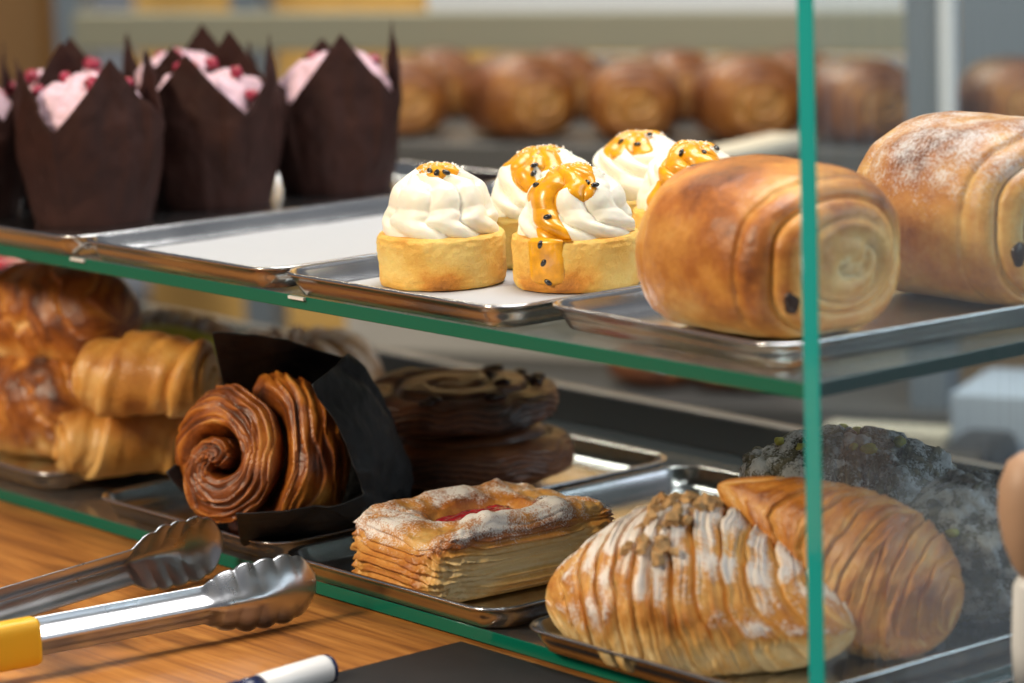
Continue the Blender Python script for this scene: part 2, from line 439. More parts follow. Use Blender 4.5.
# faces: bottom, top, front(-y), right(+x), back(+y), left(-x)
gm = [M['gtop'], M['gedge'], M['gback']]
glass_sheet('glass_shelf', -1.30, -.0005, 0, .42, -.0085, 0, [0, 0, 1, 2, 2, 2], case, gm)
glass_sheet('glass_shelf', -1.30, -.0005, -.002, .42, ZL-.0085, ZL, [0, 0, 1, 2, 2, 2], case, gm)
glass_sheet('side_pane', 0, .0125, -.004, .62, ZT+.0002, .34, [2, 2, 1, 0, 2, 0], case, [M['gpane'], M['pedge'], M['gback']])
o = box('back_ledge', -1.30, -.0005, .4215, .436, ZT+.0002, ZL+.026, M['dark_grey'], case, bevel=.002); o.location = tuple(-Vector(case.location))
for px in (-.686, -.436):
    v, f = box_vf(px-.008, px+.008, -.0022, -.0002, -.0022, -.0004)
    o = mesh('shelf_clip', v, f, M['white'], case, smooth=False); o.location = tuple(-Vector(case.location))

# ------------------------------------------------------------------ counter, slate
o = box('wooden_counter', -2.2, .02, -.75, .20, ZT-.04, ZT, M['counter'], bevel=.003)
tag(o, 'orange brown wooden counter under the glass case and tongs', 'counter')
o = box('slate_board', -.272, .30, -.42, -.013, ZT+.0002, ZT+.0035, M['slate'], bevel=.001)
tag(o, 'flat black board on the wooden counter in front of the glass shelf', 'board')
va, fa = box_vf(.0205, .9, -.75, .2005, ZT-.04, ZT-.0045)
vb, fb = box_vf(-2.2, .9, .2005, .50, ZT-.04, ZT-.0045, 8)
o = mesh('dark_worktop', va+vb, fa+fb, M['black'], smooth=False)
tag(o, 'dark worktop behind the wooden counter and beyond the side glass', 'counter')

# ------------------------------------------------------------------ pastry generators
def superdir(nu, nv, e1, e2, cosu=None):
    u = np.linspace(0.0, PI, nu)[:, None]; v = np.linspace(0, 2*PI, nv, endpoint=False)[None, :]
    cu, su = np.cos(u), np.sin(u)
    cx = np.sign(cu)*np.abs(cu)**e1; rho = np.abs(su)**e1
    cv, sv = np.cos(v), np.sin(v)
    cy = np.sign(cv)*np.abs(cv)**e2; cz = np.sign(sv)*np.abs(sv)**e2
    return u, v, cx+0*v, rho+0*v, cy+0*u, cz+0*u

def normals(P, wrapv=True):
    du = np.gradient(P, axis=0)
    if wrapv: dv = (np.roll(P, -1, 1)-np.roll(P, 1, 1))/2
    else: dv = np.gradient(P, axis=1)
    n = np.cross(du, dv); n /= np.linalg.norm(n, axis=-1, keepdims=True)+1e-12
    return n

def pac_surface(L, W, H, seed, turns=2.6, sugar=0., dense=(170, 190), arcs=3):
    """rolled chocolate pastry: axis X, smooth wrapped side, stepped arcs towards each end, spiral end"""
    nu, nv = dense
    u, v, cx, rho, cy, cz = superdir(nu, nv, .62, .86)
    dome = np.clip(1-np.abs(cx), 0, 1)
    # fullness: fat in the middle
    x = L/2*cx; y = W/2*rho*cy; z = H/2*rho*cz
    P = np.stack([x, y, z], -1)
    n = normals(P)
    c = P.mean((0, 1)); sgn = np.sign(((P-c)*n).sum(-1).mean()); n *= sgn
    # layer arcs: distance from the end measured over the surface
    e = np.abs(cx)
    endw = sstep(.45, .80, e)
    q = (1-rho)*turns+1.9*(e-.45)*1.2*(1-sstep(.97, 1, e))+v/(2*PI)*np.sign(cx+1e-9)
    q = q+.10*vnoise(x*45, y*45, z*45, seed)
    k = q-np.floor(q)
    step = np.sqrt(np.clip(1-(2*k-1)**2, 0, 1))          # rounded layer
    groove = np.exp(-((np.minimum(k, 1-k))/.07)**2)
    d = endw*(.0052*step-.0042)+(-.0016)*groove*endw
    lump = fbm(x*22, y*22, z*22, 3, seed+5)
    d = d+.0035*lump+.0005*fbm(x*160, y*160, z*160, 3, seed+9)
    # long seam along the side near the bottom
    P = P+n*d[..., None]
    flo = -H/2*.86
    P[..., 2] = smax(P[..., 2], np.full_like(P[..., 2], flo), .012)
    zz = P[..., 2]/H
    bake = .50+.46*lump-.38*endw*(1-step)*.7-.22*sstep(.86, 1, e)-.25*groove*endw*0+.10*sstep(.1, .45, zz)-.34*sstep(-.28, -.42, zz)
    bake = bake+endw*.14*step+.10*vnoise(q*9, x*30, y*30, seed+2)*endw-.10*endw
    sug = sugar*sstep(-.1, .35, zz+.2*lump)*np.ones_like(bake)
    P[..., 2] -= P[..., 2].min()
    return P, dict(bake=bake, sugar=sug)

def make_pac(label, M4, L, W, H, seed, mat, sugar=0., group=None, dense=(170, 190), sticks=((-.02, .04),), name='pain_au_chocolat'):
    t = thing(name, label, 'pastry', M=M4, group=group)
    P, A = pac_surface(L, W, H, seed, sugar=sugar, dense=dense)
    grid('crust', P, mat, t, A)
    if sticks:
        for (yy, zz) in sticks:
            a = np.linspace(0, 2*PI, 20, endpoint=False)
            ys, zs = .0048*np.cos(a)*(1+.15*np.sin(3*a)), .0072*np.sin(a)
            d2 = (P[..., 1]-yy)**2+(P[..., 2]-zz)**2+np.where(P[..., 0] < 0, 1, 0)
            i = np.unravel_index(np.argmin(d2), d2.shape); xs = P[i][0]
            rings = []
            for xo, s in ((-.012, 1), (-.0003, 1), (.0004, .9), (.0007, .4)):
                rings.append(np.stack([np.full(20, xs+xo), P[i][1]+ys*s, P[i][2]+zs*s], -1))
            grid('chocolate_stick', np.stack(rings), M['choc'], t, caps=True)
    return t

def croissant_surface(L, R, bend, nseg, seed, slant=.35, sugar=0., amp=.14, power=.62, tip=.12, flat=.72, dense=(300, 170), bk=.45, squash=1.0, gro=1.0, fn=1.0, skew=0.):
    nu, nv = dense
    s = np.linspace(-1, 1, nu)[:, None]; v = np.linspace(0, 2*PI, nv, endpoint=False)[None, :]
    s = s+0*v; v = v+0*s
    s0 = s
    s = s-skew*(1-s**2)
    a = np.abs(s)
    base = R*((1-np.clip(a, 0, 1)**2.0)**power*(1-tip)+tip*np.sqrt(np.clip(1-a**10, 0, 1)))
    cv, sv = np.cos(v), np.sin(v)
    w = fbm(s*3, cv*1.5, sv*1.5, 3, seed)*1.5+.35*vnoise(s*9, cv*2.5, sv*2.5, seed+31)
    ph = nseg*a**.92+slant*sv*np.sign(s)*.9+slant*.6*cv+.30*w+.25
    k = ph-np.floor(ph)
    bul = np.sqrt(np.clip(1-k**2.6, 0, 1))*sstep(0, .10, k)**.5
    gr = np.exp(-((np.minimum(k, (1-k)))/.06)**2)
    fine = vnoise(ph*11, s*2.2, sv*1.5+cv, seed+3)+.6*vnoise(ph*23, s*3, sv*2, seed+4)
    lump = fbm(s*5, cv*2.2, sv*2.2, 3, seed+8)
    r = base*(1+amp*(bul-.55)*gro-.06*gr*gro+.014*fn*fine+.07*lump)
    s = s0
    cx = L/2*s; cy = -bend*(s**2)*(1+.15*np.sign(s))
    # tangent in XY
    ty = -2*bend*s/(L/2); nrm = np.sqrt(1+ty**2); nx, ny = -ty/nrm, 1/nrm
    P = np.stack([cx+nx*r*cv, cy+ny*r*cv, r*sv*squash], -1)
    P[..., 2] = smax(P[..., 2], np.full_like(r, -R*flat), R*.16)
    lo = P[..., 2].min()
    P[..., 2] -= lo
    h = (P[..., 2])/(R*1.7)
    bake = bk+.24*bul*(.4+.6*sstep(0, .5, k))-.20*gr+.13*fine+.34*lump-.46*sstep(.36, .10, h)+.08*sstep(.5, 1, h)-.14*sstep(.55,1,k)*0
    sug = sugar*sstep(.16, .75, h+.25*lump)*(.35+.75*bul*sstep(.0, .35, 1-k)+.9*lump)
    return P, dict(bake=bake, sugar=sug)

def ellipsoid(name, c, rx, ry, rz, mat, parent, seed=0, rough=.15, rot=None, nu=14, nv=18):
    u = np.linspace(0.02, PI-.02, nu)[:, None]; v = np.linspace(0, 2*PI, nv, endpoint=False)[None, :]
    d = np.stack([np.sin(u)*np.cos(v), np.sin(u)*np.sin(v), np.cos(u)+0*v], -1)
    r = 1+rough*fbm(d[..., 0]*1.7+seed, d[..., 1]*1.7, d[..., 2]*1.7, 3, seed)
    P = d*r[..., None]*np.array([rx, ry, rz])
    if rot is not None: P = P@np.array(rot).T
    return grid(name, P+np.array(c), mat, parent, caps=True)

def rotz(a): return np.array([[math.cos(a), -math.sin(a), 0], [math.sin(a), math.cos(a), 0], [0, 0, 1]])
def basis(zdir, hint=(0, 0, 1)):
    z = np.array(zdir, float); z /= np.linalg.norm(z); x = np.cross(np.array(hint, float), z)
    if np.linalg.norm(x) < 1e-4: x = np.array([1., 0, 0])
    x /= np.linalg.norm(x); y = np.cross(z, x)
    return np.stack([x, y, z], 1)
def mat4(R3, o):
    m = Matrix.Identity(4)
    for i in range(3):
        for j in range(3): m[i][j] = float(R3[i][j])
        m[i][3] = float(o[i])
    return m

def flakes(name, pts, nrm, size, mat, parent, seed, kind=None, thick=.35, smooth=False):
    """many tiny irregular chips sitting on a surface, one mesh"""
    r = np.random.default_rng(seed); V, Fc = [], []
    for p, n in zip(pts, nrm):
        B = basis(n, (r.normal(), r.normal(), r.normal()))
        sx, sy, sz = size*r.uniform(.5, 1.4), size*r.uniform(.5, 1.2), size*thick*r.uniform(.5, 1.2)
        b = len(V)
        for (x, y, z) in ((-1, -1, -1), (1, -1, -1), (1, 1, -1), (-1, 1, -1), (-.7, -.7, 1), (.7, -.6, 1), (.6, .7, 1), (-.7, .6, 1)):
            q = np.array([x*sx, y*sy, z*sz])*r.uniform(.75, 1.2, 3)
            V.append(p+B@q)
        Fc += [(b+3, b+2, b+1, b), (b+4, b+5, b+6, b+7), (b, b+1, b+5, b+4), (b+1, b+2, b+6, b+5), (b+2, b+3, b+7, b+6), (b+3, b, b+4, b+7)]
    o = mesh(name, V, Fc, mat, parent, smooth=smooth)
    if kind: o['kind'] = kind
    return o

def outward(P, wrapv=True):
    n = normals(P, wrapv); c = P.reshape(-1, 3).mean(0)
    if ((P-c)*n).sum(-1).mean() < 0: n = -n
    return n

# ------------------------------------------------------------------ upper shelf: pains au chocolat
GP = 'pains au chocolat on the turned tray of the upper shelf'
make_pac('golden pain au chocolat nearest the open front, half behind the teal glass edge',
         mat4(rotz(-.05), (-.120, .090, FU)), .130, .124, .099, 11, M['pac'], 0, GP, sticks=((-.036, .026),))
make_pac('large glossy pain au chocolat dusted with sugar, behind the side glass',
         mat4(rotz(-.06), (-.104, .246, FU)), .140, .128, .112, 23, M['pac_sugar'], .34, GP, sticks=((-.036, .034),))

# ------------------------------------------------------------------ upper shelf: cream cakes
SR, SH, CR, CH = .0388, .0318, .0362, .0395
def cake_surface(th, q, seed, nl=8, tw=2.3):
    """q 0..1 cream from peak to edge, 1..2 sponge side"""
    t = np.clip(1-q, 0, 1)                       # 1 at the peak
    prof = np.clip(1-t, 0, 1)
    R = CR*(np.sin(np.clip(prof, 0, 1)*PI/2)**.90)
    st = sstep(.42, .52, prof)*1.1+sstep(.76, .84, prof)*.9
    tier = .065*np.abs(np.sin(np.clip(prof, 0, 1)*PI*2.6+.35))
    ph = nl/2*(th+tw*t+.34*np.sin(prof*8+seed)+.10*np.sin(3*th+seed))+st*.7
    lob = np.abs(np.sin(ph))**.62*(.8+.2*np.sin(th*2+seed*1.7))
    r = R*(.83+.13*lob+tier)
    z = SH+CH*(1-prof**1.6)+.0040*lob*np.sin(prof*PI)-.0016*np.abs(np.cos(np.clip(prof, 0, 1)*PI*2.6+.35))*prof
    # sponge
    qs = np.clip(q-1, 0, 1)
    on = q > 1
    r = np.where(on, SR*(1-.03*qs), r); z = np.where(on, SH*(1-qs), z)
    return np.stack([r*np.cos(th), r*np.sin(th), z], -1)

def make_cake(loc, label, seed, drips, seeds, bites=0, rz=0, face=0.):
    t = thing('cream_cake', label, 'cake', loc, 'cream topped sponge cakes on white paper', rz)
    # sponge
    prof = [(.0, .0), (.030, .0), (.0366, .0006), (.0380, .003), (.0383, .010), (.0386, .020), (.0388, .0265), (.0384, .0300), (.0370, .0317), (.033, .0322), (.0, .0322)]
    nv = 120; th = np.linspace(0, 2*PI, nv, endpoint=False)
    pr = np.array(prof); ss = np.linspace(0, len(pr)-1, 60); pr = np.column_stack([np.interp(ss, range(len(pr)), pr[:, i]) for i in (0, 1)])
    P = np.stack([pr[:, 0][:, None]*np.cos(th), pr[:, 0][:, None]*np.sin(th), pr[:, 1][:, None]+0*th], -1)
    nz = fbm(P[..., 0]*120, P[..., 1]*120, P[..., 2]*120, 4, seed)
    P[..., :2] *= (1+.026*nz+.016*vnoise(P[..., 0]*420, P[..., 1]*420, P[..., 2]*420, seed+7))[..., None]
    big = fbm(P[..., 0]*28, P[..., 1]*28, P[..., 2]*22, 3, seed+3)
    bake = .10+.70*big+.50*sstep(.022, .0, P[..., 2])*(.6+.8*big)+.14*sstep(.03, .0355, P[..., 2])
    grid('sponge', P, M['sponge'], t, dict(bake=np.clip(bake, 0, .95)))
    # cream
    q = np.linspace(0.0, 1.0, 90)[:, None]; th = np.linspace(0, 2*PI, 216, endpoint=False)[None, :]
    C0 = cake_surface(th+0*q, q+0*th, seed)
    C0 = C0+.0004*fbm(C0[..., 0]*200, C0[..., 1]*200, C0[..., 2]*200, 2, seed)[..., None]
    under = C0[-1:]*np.array([.9, .9, 1]); under[..., 2] -= .003
    grid('cream', np.concatenate([C0, under]), M['cream'], t)
    # passion fruit: a cap on the peak and drips
    q = np.linspace(.0, 1.9, 150)[:, None]; th = np.linspace(0, 2*PI, 240, endpoint=False)[None, :]
    qq, tt = q+0*th, th+0*q
    S = cake_surface(tt, qq, seed); n = outward(S)
    h = .20*(1+.35*np.sin(tt*3+seed)+.3*np.sin(tt*5+seed*2))-qq   # cap
    h = np.minimum(h*8, 1)
    for a0, w, qe in drips:
        da = (tt-a0-.25*np.sin(qq*5+seed)*(qq < 1)+PI) % (2*PI)-PI
        dist = np.abs(da)*np.maximum(.25, np.minimum(1, qq+.25))/w
        hd = (1-dist**2)-np.exp((qq-qe)*22)
        h = np.maximum(h, hd)
    hh = np.clip(h, 0, 1)**.5
    P = S+n*(hh*.0019-.0004+.0007*(qq > 1))[..., None]
    grid('passion_fruit', P, M['fruit'], t, keep=h > .02)
    for i, (a0, q0) in enumerate(seeds):
        p = cake_surface(np.array([[a0-.01, a0, a0+.01]]*3), np.array([[q0-.01]*3, [q0]*3, [q0+.01]*3]), seed)
        nn = outward(p, False)[1, 1]; c = p[1, 1]
        if nn @ (c-np.array([0, 0, .03])) < 0: nn = -nn
        B = basis(nn, (math.sin(i*2.3), math.cos(i*1.7), .8))
        ellipsoid('seed', c+nn*.0018, .0017, .0028, .0015, M['seed'], t, i, .05, B, 8, 10)
    r = np.random.default_rng(seed)
    aa, qs = r.uniform(0, 2*PI, 70), r.uniform(.02, .35, 70)
    pts = [cake_surface(np.array(a), np.array(k), seed) for a, k in zip(aa, qs)]
    flakes('sugar_crystals', [p+np.array([0, 0, .0012]) for p in pts], [r.normal(size=3) for _ in pts], .0008, M['sugar'], t, seed, 'stuff')
    return t
# angles: direction towards the camera is about -0.60 rad
FC = -.60
def on_u(px, py): 
    p = at(px, py, FU+.002); return (p[0], p[1], FU+.0022)
make_cake(on_u(443, 283), 'cream topped cake nearest the front glass edge, with one small dab of fruit', 1, [(FC-.25, .30, .34)], [(FC-.1, .26), (FC-.5, .24), (FC+.2, .3)])
make_cake(on_u(578, 285), 'cream topped cake with an orange drip running down to the white paper', 2,
          [(FC-.62, .30, 1.82), (FC+.30, .26, .62), (FC-1.1, .24, .66), (FC-.1, .22, .5)],
          [(FC-.66, 1.06), (FC-.62, 1.40), (FC-.56, 1.76), (FC+.35, .50), (FC+.2, .40), (FC-1.1, .50), (FC-.6, .80)])
make_cake(on_u(547, 262), 'cream topped cake standing half hidden behind the one with the long drip', 3, [(FC-.5, .26, .75), (FC+.3, .3, .5), (FC-1.2, .3, .5)], [(FC-.35, .55), (FC-.35, .45)])
make_cake(on_u(643, 243), 'cream topped cake furthest back, with a black seed at its tip', 4, [(FC-.1, .3, .5), (FC-1.0, .3, .55)], [(FC+.4, .18), (FC-.9, .3), (FC-.2, .35)])
make_cake(on_u(695, 257), 'cream topped cake half hidden by the golden pain au chocolat', 5, [(FC-.9, .3, .95), (FC+.1, .3, .55), (FC-.3, .2, .5)], [(FC-.5, .3), (FC+.2, .35), (FC-.1, .5), (FC+.8, .3)])

# ------------------------------------------------------------------ tulip paper cases
def tulip(r0, r1, h, petal, seed, nth=192, nt=60, flare=1.3, pleat=.0045, corner=4, rot=0., lean=.10):
    th = np.linspace(0, 2*PI, nth, endpoint=False)[None, :]; t = np.linspace(0, 1, nt)[:, None]
    ph = (th+rot)*corner/(2*PI); k = ph-np.floor(ph)          # petal tip at k=.5
    tri = 1-np.abs(2*k-1)                                      # 0 valley .. 1 tip
    pet = petal*(tri**1.0)*(1+.16*np.sin(np.floor(ph)*2.4+seed))
    H = h+pet
    z = t*H
    zr = z/h
    r = r0+(r1-r0)*(1-(1-np.clip(zr, 0, 1))**flare)-lean*np.clip(z-h, 0, 1)
    # flat facets between folds
    fac = 1-.05*np.cos((k-.5)*2*PI)*sstep(.15, 1.0, zr)
    fold = sstep(.80, .84, k)*(1-sstep(.995, 1., k))
    r = r*fac+pleat*fold*sstep(.1, .7, zr)
    cr = fbm(np.cos(th)*3.1+0*t, np.sin(th)*3.1+0*t, z*42, 4, seed)
    vert = vnoise(th*6+0*t, z*14, 0*z+seed, seed+3)
    r = r+.0030*cr*sstep(0, .3, zr)+.0010*vert
    P = np.stack([r*np.cos(th), r*np.sin(th), z+0*th], -1)
    return P

def make_muffin(loc, label, seed, rz, valley=1.0, hid=False):
    t = thing('muffin', label, 'muffin', loc, 'muffins in brown paper cases', rz)
    P = tulip(.0405, .0520, .070, .048, seed, flare=1.5, rot=0, lean=.03, pleat=.0040)
    base = np.stack([P[0]*np.array([s, s, 1]) for s in (.0, .5)])+np.array([0, 0, .0006])
    o = grid('paper_case', np.concatenate([base, P]), M['brownpaper'], t)
    s = o.modifiers.new('thick', 'SOLIDIFY'); s.thickness = .0008; s.offset = -1
    # icing: piped pink mound
    q = np.linspace(0, 1, 60)[:, None]; th = np.linspace(0, 2*PI, 120, endpoint=False)[None, :]
    R = .0450*np.sin(np.clip(q, 0, 1)*PI/2)**.8
    R = R*(1+.03*np.sin(6*th+5*q+seed))
    z = .064+.036*(1-q**1.8)
    Q = np.stack([R*np.cos(th), R*np.sin(th), z+0*th], -1)
    nn = fbm(Q[..., 0]*45, Q[..., 1]*45, Q[..., 2]*45, 4, seed); Q[..., 2] += .018*nn*(1-.6*q)
    rim = Q[-1:]*np.array([.86, .86, 1]); rim[..., 2] = .045
    grid('icing', np.concatenate([Q, rim]), M['icing'], t)
    r = np.random.default_rng(seed)
    for i in range(6):
        a = r.uniform(0, 2*PI); qq = r.uniform(.1, .75)
        Rr = .047*math.sin(qq*PI/2)**.8; zz = .064+.036*(1-qq**1.8)+.004
        ellipsoid('raspberry_piece', (Rr*math.cos(a), Rr*math.sin(a), zz), .006, .0045, .0042, M['berry'], t, i+seed, .8, None, 10, 12)
    return t
def mz(px, py): 
    p = at(px, py, FU); return (p[0], p[1], FU)
# valley (low gap) towards camera at k=0 -> th = -rz
make_muffin((-.820, .096, FU), 'second muffin from the left, pink icing showing in the low gap of its brown paper', 3, FC-.38)
make_muffin((-.822, .203, FU), 'muffin with a brown paper point rising in front and hiding most of its icing', 5, FC+.455)
make_muffin((-.817, .311, FU), 'rightmost muffin in brown paper, pink icing topped with red berry pieces', 8, FC+.905)
make_muffin((-.926, .048, FU), 'leftmost muffin in brown paper, cut by the edge of the photo', 12, FC+.75)
make_muffin((-.932, .150, FU), 'muffin half hidden in the back row, straight behind the second from the left', 23, FC+.785)
make_muffin((-.932, .258, FU), 'muffin at the back, two dark paper points and berry icing over the middle one', 17, FC+.55)

# ------------------------------------------------------------------ lower shelf: square berry pastry
def make_danish():
    W, L, H = .099, .147, .043
    c = at(484, 547, FL+.018)
    t = thing('berry_danish', 'square flaky pastry with red berry jam in its sunken centre, dusted with sugar', 'pastry', (c[0], c[1], FL+.0004), rz=-.06)
    nv = 280; th = np.linspace(0, 2*PI, nv, endpoint=False)[None, :]
    # profile parameter list: (scale outward, z)
    pts = [(0.0, .0), (.86, 0), (.95, .001), (.985, .006), (1.0, .014), (1.0, .022), (.985, .030), (.955, .037), (.90, .0425), (.80, .0445), (.68, .0440), (.58, .0425), (.47, .0400), (.40, .034), (.375, .026), (.365, .020), (.0, .018)]
    pa = np.array(pts); seg = np.concatenate([[0], np.cumsum(np.hypot(np.diff(pa[:, 0])*.055, np.diff(pa[:, 1])))])
    ss = np.linspace(0, seg[-1], 190); sc = np.interp(ss, seg, pa[:, 0])[:, None]; zz = np.interp(ss, seg, pa[:, 1])[:, None]
    p = .30                                             # squareness
    def sq(w, l, e, th): return np.sign(np.cos(th))*np.abs(np.cos(th))**e*w/2, np.sign(np.sin(th))*np.abs(np.sin(th))**e*l/2
    xo, yo = sq(W, L, .34, th)
    xi, yi = sq(W*1.02, L*.98, .62, th)
    b = sstep(.45, .9, sc)
    x = sc*(xo*b+xi*(1-b)); y = sc*(yo*b+yi*(1-b)); z = zz+0*th
    side = sstep(.90, .99, sc)*sstep(.0, .004, zz)*np.ones_like(th)
    cth, sth = np.cos(th)+0*sc, np.sin(th)+0*sc
    lay = zz*250+1.5*fbm(cth*2.2, sth*2.2, zz*30, 4, 4)+1.2*(sth+.3*cth)*zz*40
    k = lay-np.floor(lay); lid = np.floor(lay)
    amp = .5+1.3*np.abs(vnoise(cth*2.6, sth*2.6, lid*1.7, 14))
    saw = (1-k)**1.3*sstep(0, .12, k)
    wob = fbm(cth*3+0*sc, sth*3+0*sc, zz*50, 4, 9)
    d = side*(.0046*saw*amp-.0022+.0060*wob+.0012*vnoise(cth*9, sth*9, lay*3, 6))
    ux, uy = np.cos(th), np.sin(th)
    x = x+ux*d; y = y+uy*d
    top = sstep(.030, .041, zz)*np.ones_like(th)
    bumps = fbm(x*38, y*38, 0*x, 4, 21)
    z = z+top*(.0075*bumps)+.0012*fbm(x*150, y*150, z*150, 3, 22)*top
    # corners puff higher, folds run from the corners to the centre
    z = z*(1+.12*np.cos(4*th+.4)*sstep(.5, .95, sc)*0+.06*np.sin(2*th+1.0)*sstep(.4, .9, sc))
    fold = np.exp(-((np.abs(((th-.95+PI) % PI)-PI/2)-PI/2)/.07)**2)
    z = z-.003*fold*top
    P = np.stack([x, y, z], -1)
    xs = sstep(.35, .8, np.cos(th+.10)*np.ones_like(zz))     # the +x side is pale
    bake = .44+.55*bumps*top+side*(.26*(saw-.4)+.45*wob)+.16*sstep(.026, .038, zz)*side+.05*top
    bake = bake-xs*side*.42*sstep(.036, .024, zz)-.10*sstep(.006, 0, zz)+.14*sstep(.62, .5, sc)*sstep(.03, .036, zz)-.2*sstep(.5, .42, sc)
    sug = .42*top*sstep(.35, .6, sc)*(.75+1.3*bumps)+.20*side*sstep(.018, .034, zz)*(1-.5*xs)
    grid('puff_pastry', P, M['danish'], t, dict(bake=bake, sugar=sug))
    # jam
    q = np.linspace(0, 1, 30)[:, None]; thh = np.linspace(0, 2*PI, 60, endpoint=False)[None, :]
    xj, yj = sq(W*.41, L*.40, .62, thh); 
    Jz = .0340+.0055*np.sqrt(np.clip(1-q**2, 0, 1))+0*thh
    J = np.stack([q*xj, q*yj, Jz], -1); J[..., 2] += .003*fbm(J[..., 0]*120, J[..., 1]*120, 0*q, 3, 5)
    grid('jam', J, M['jam'], t)
    return t
make_danish()

# ------------------------------------------------------------------ lower shelf: sugar dusted croissants
GC = 'sugar dusted croissants on the right tray of the lower shelf'
def make_croissant(label, M4, mat, seed, group=None, name='croissant', **kw):
    t = thing(name, label, 'croissant', M=M4, group=group)
    P, At = croissant_surface(seed=seed, **kw)
    grid('crust', P, mat, t, At)
    return t, P
A = np.array([-.206, .010, FL]); B = np.array([-.050, .077, FL])
c1 = make_croissant('pale sugar dusted croissant at the front, chopped nuts on its peak', frame(A, B), M['cro'], 41, GC,
               L=.184, R=.0565, bend=.010, nseg=6.0, slant=1.3, sugar=.66, amp=.10, power=1.55, tip=.30, flat=.46, bk=.30, dense=(460, 230), squash=1.0, skew=-.10, fn=2.2)
t1, P1 = c1
r = np.random.default_rng(5)
n1 = outward(P1); sel = np.argwhere((P1[..., 2] > .062) & (np.abs(P1[..., 0]+.010) < .016))
pick = sel[r.choice(len(sel), min(70, len(sel)), False)]
nuts_n = pick[:70]
for i, j in nuts_n:
    pass
flakes('chopped_nuts', [P1[i, j]+n1[i, j]*.0015 for i, j in nuts_n], [n1[i, j]+r.normal(size=3)*.5 for i, j in nuts_n], .0040, M['nut'], t1, 3, 'stuff', .6)

A = np.array([-.132, .082, -.080]); B = np.array([-.046, .126, -.134])
c2 = make_croissant('golden croissant leaning on the nut topped one, crossed by the teal glass edge', frame(A, B, up=(.25, -.30, 1), origin=(A+B)/2-np.array([.013, .000, .042])), M['cro2'], 57, GC,
               L=.150, R=.0415, bend=.006, nseg=5.0, slant=1.1, sugar=.05, amp=.075, power=.85, tip=.26, flat=.92, bk=.14, fn=1.8, dense=(380, 200), skew=.38)

# dark crumb covered pastries behind
def make_crumbed(label, M4, L, R, seed, nnut, bend=.02):
    t = thing('crumb_pastry', label, 'pastry', M=M4, group='pastries under dark crumbs and sugar at the back right')
    P, At = croissant_surface(L, R, bend, 2.6, seed, sugar=.0, amp=.08, power=.5, tip=.4, dense=(220, 140), flat=.8)
    x, y, z = P[..., 0], P[..., 1], P[..., 2]
    n = outward(P); big = fbm(x*60, y*60, z*60, 3, seed+1); sm = fbm(x*190, y*190, z*190, 3, seed+2)
    P = P+n*(.006*big+.0035*np.abs(sm))[..., None]
    P[..., 2] -= P[..., 2].min()
    h = P[..., 2]/(2*R)
    grid('crumb_crust', P, M['dust'], t, dict(bake=.45+.9*sm-.35*sstep(.25, .02, h), sugar=.32+.5*sm+.3*big))
    r = np.random.default_rng(seed); nn = outward(P)
    top = np.argwhere(P[..., 2] > R*.7)
    pk = top[r.choice(len(top), nnut, False)]
    for i, j in pk[:nnut]:
        c = P[i, j]+nn[i, j]*.001; s = r.uniform(.7, 1.3)
        ellipsoid('pistachio_piece', c, .0045*s, .003*s, .003*s, M['pist'], t, int(i), .6, basis(nn[i, j]), 8, 10)
    return t
CA = at(848, 508, FL+.045); CB = at(1000, 540, FL+.045)
make_crumbed('pastry thick with dark crumbs behind the leaning croissant', mat4(rotz(.75), (CA[0], CA[1], FL+.0003)), .120, .047, 71, 10)
make_crumbed('dark crumbed pastry with white sugar at the right edge behind the side glass', mat4(rotz(1.2), (CB[0], CB[1], FL+.0003)), .100, .044, 83, 8)

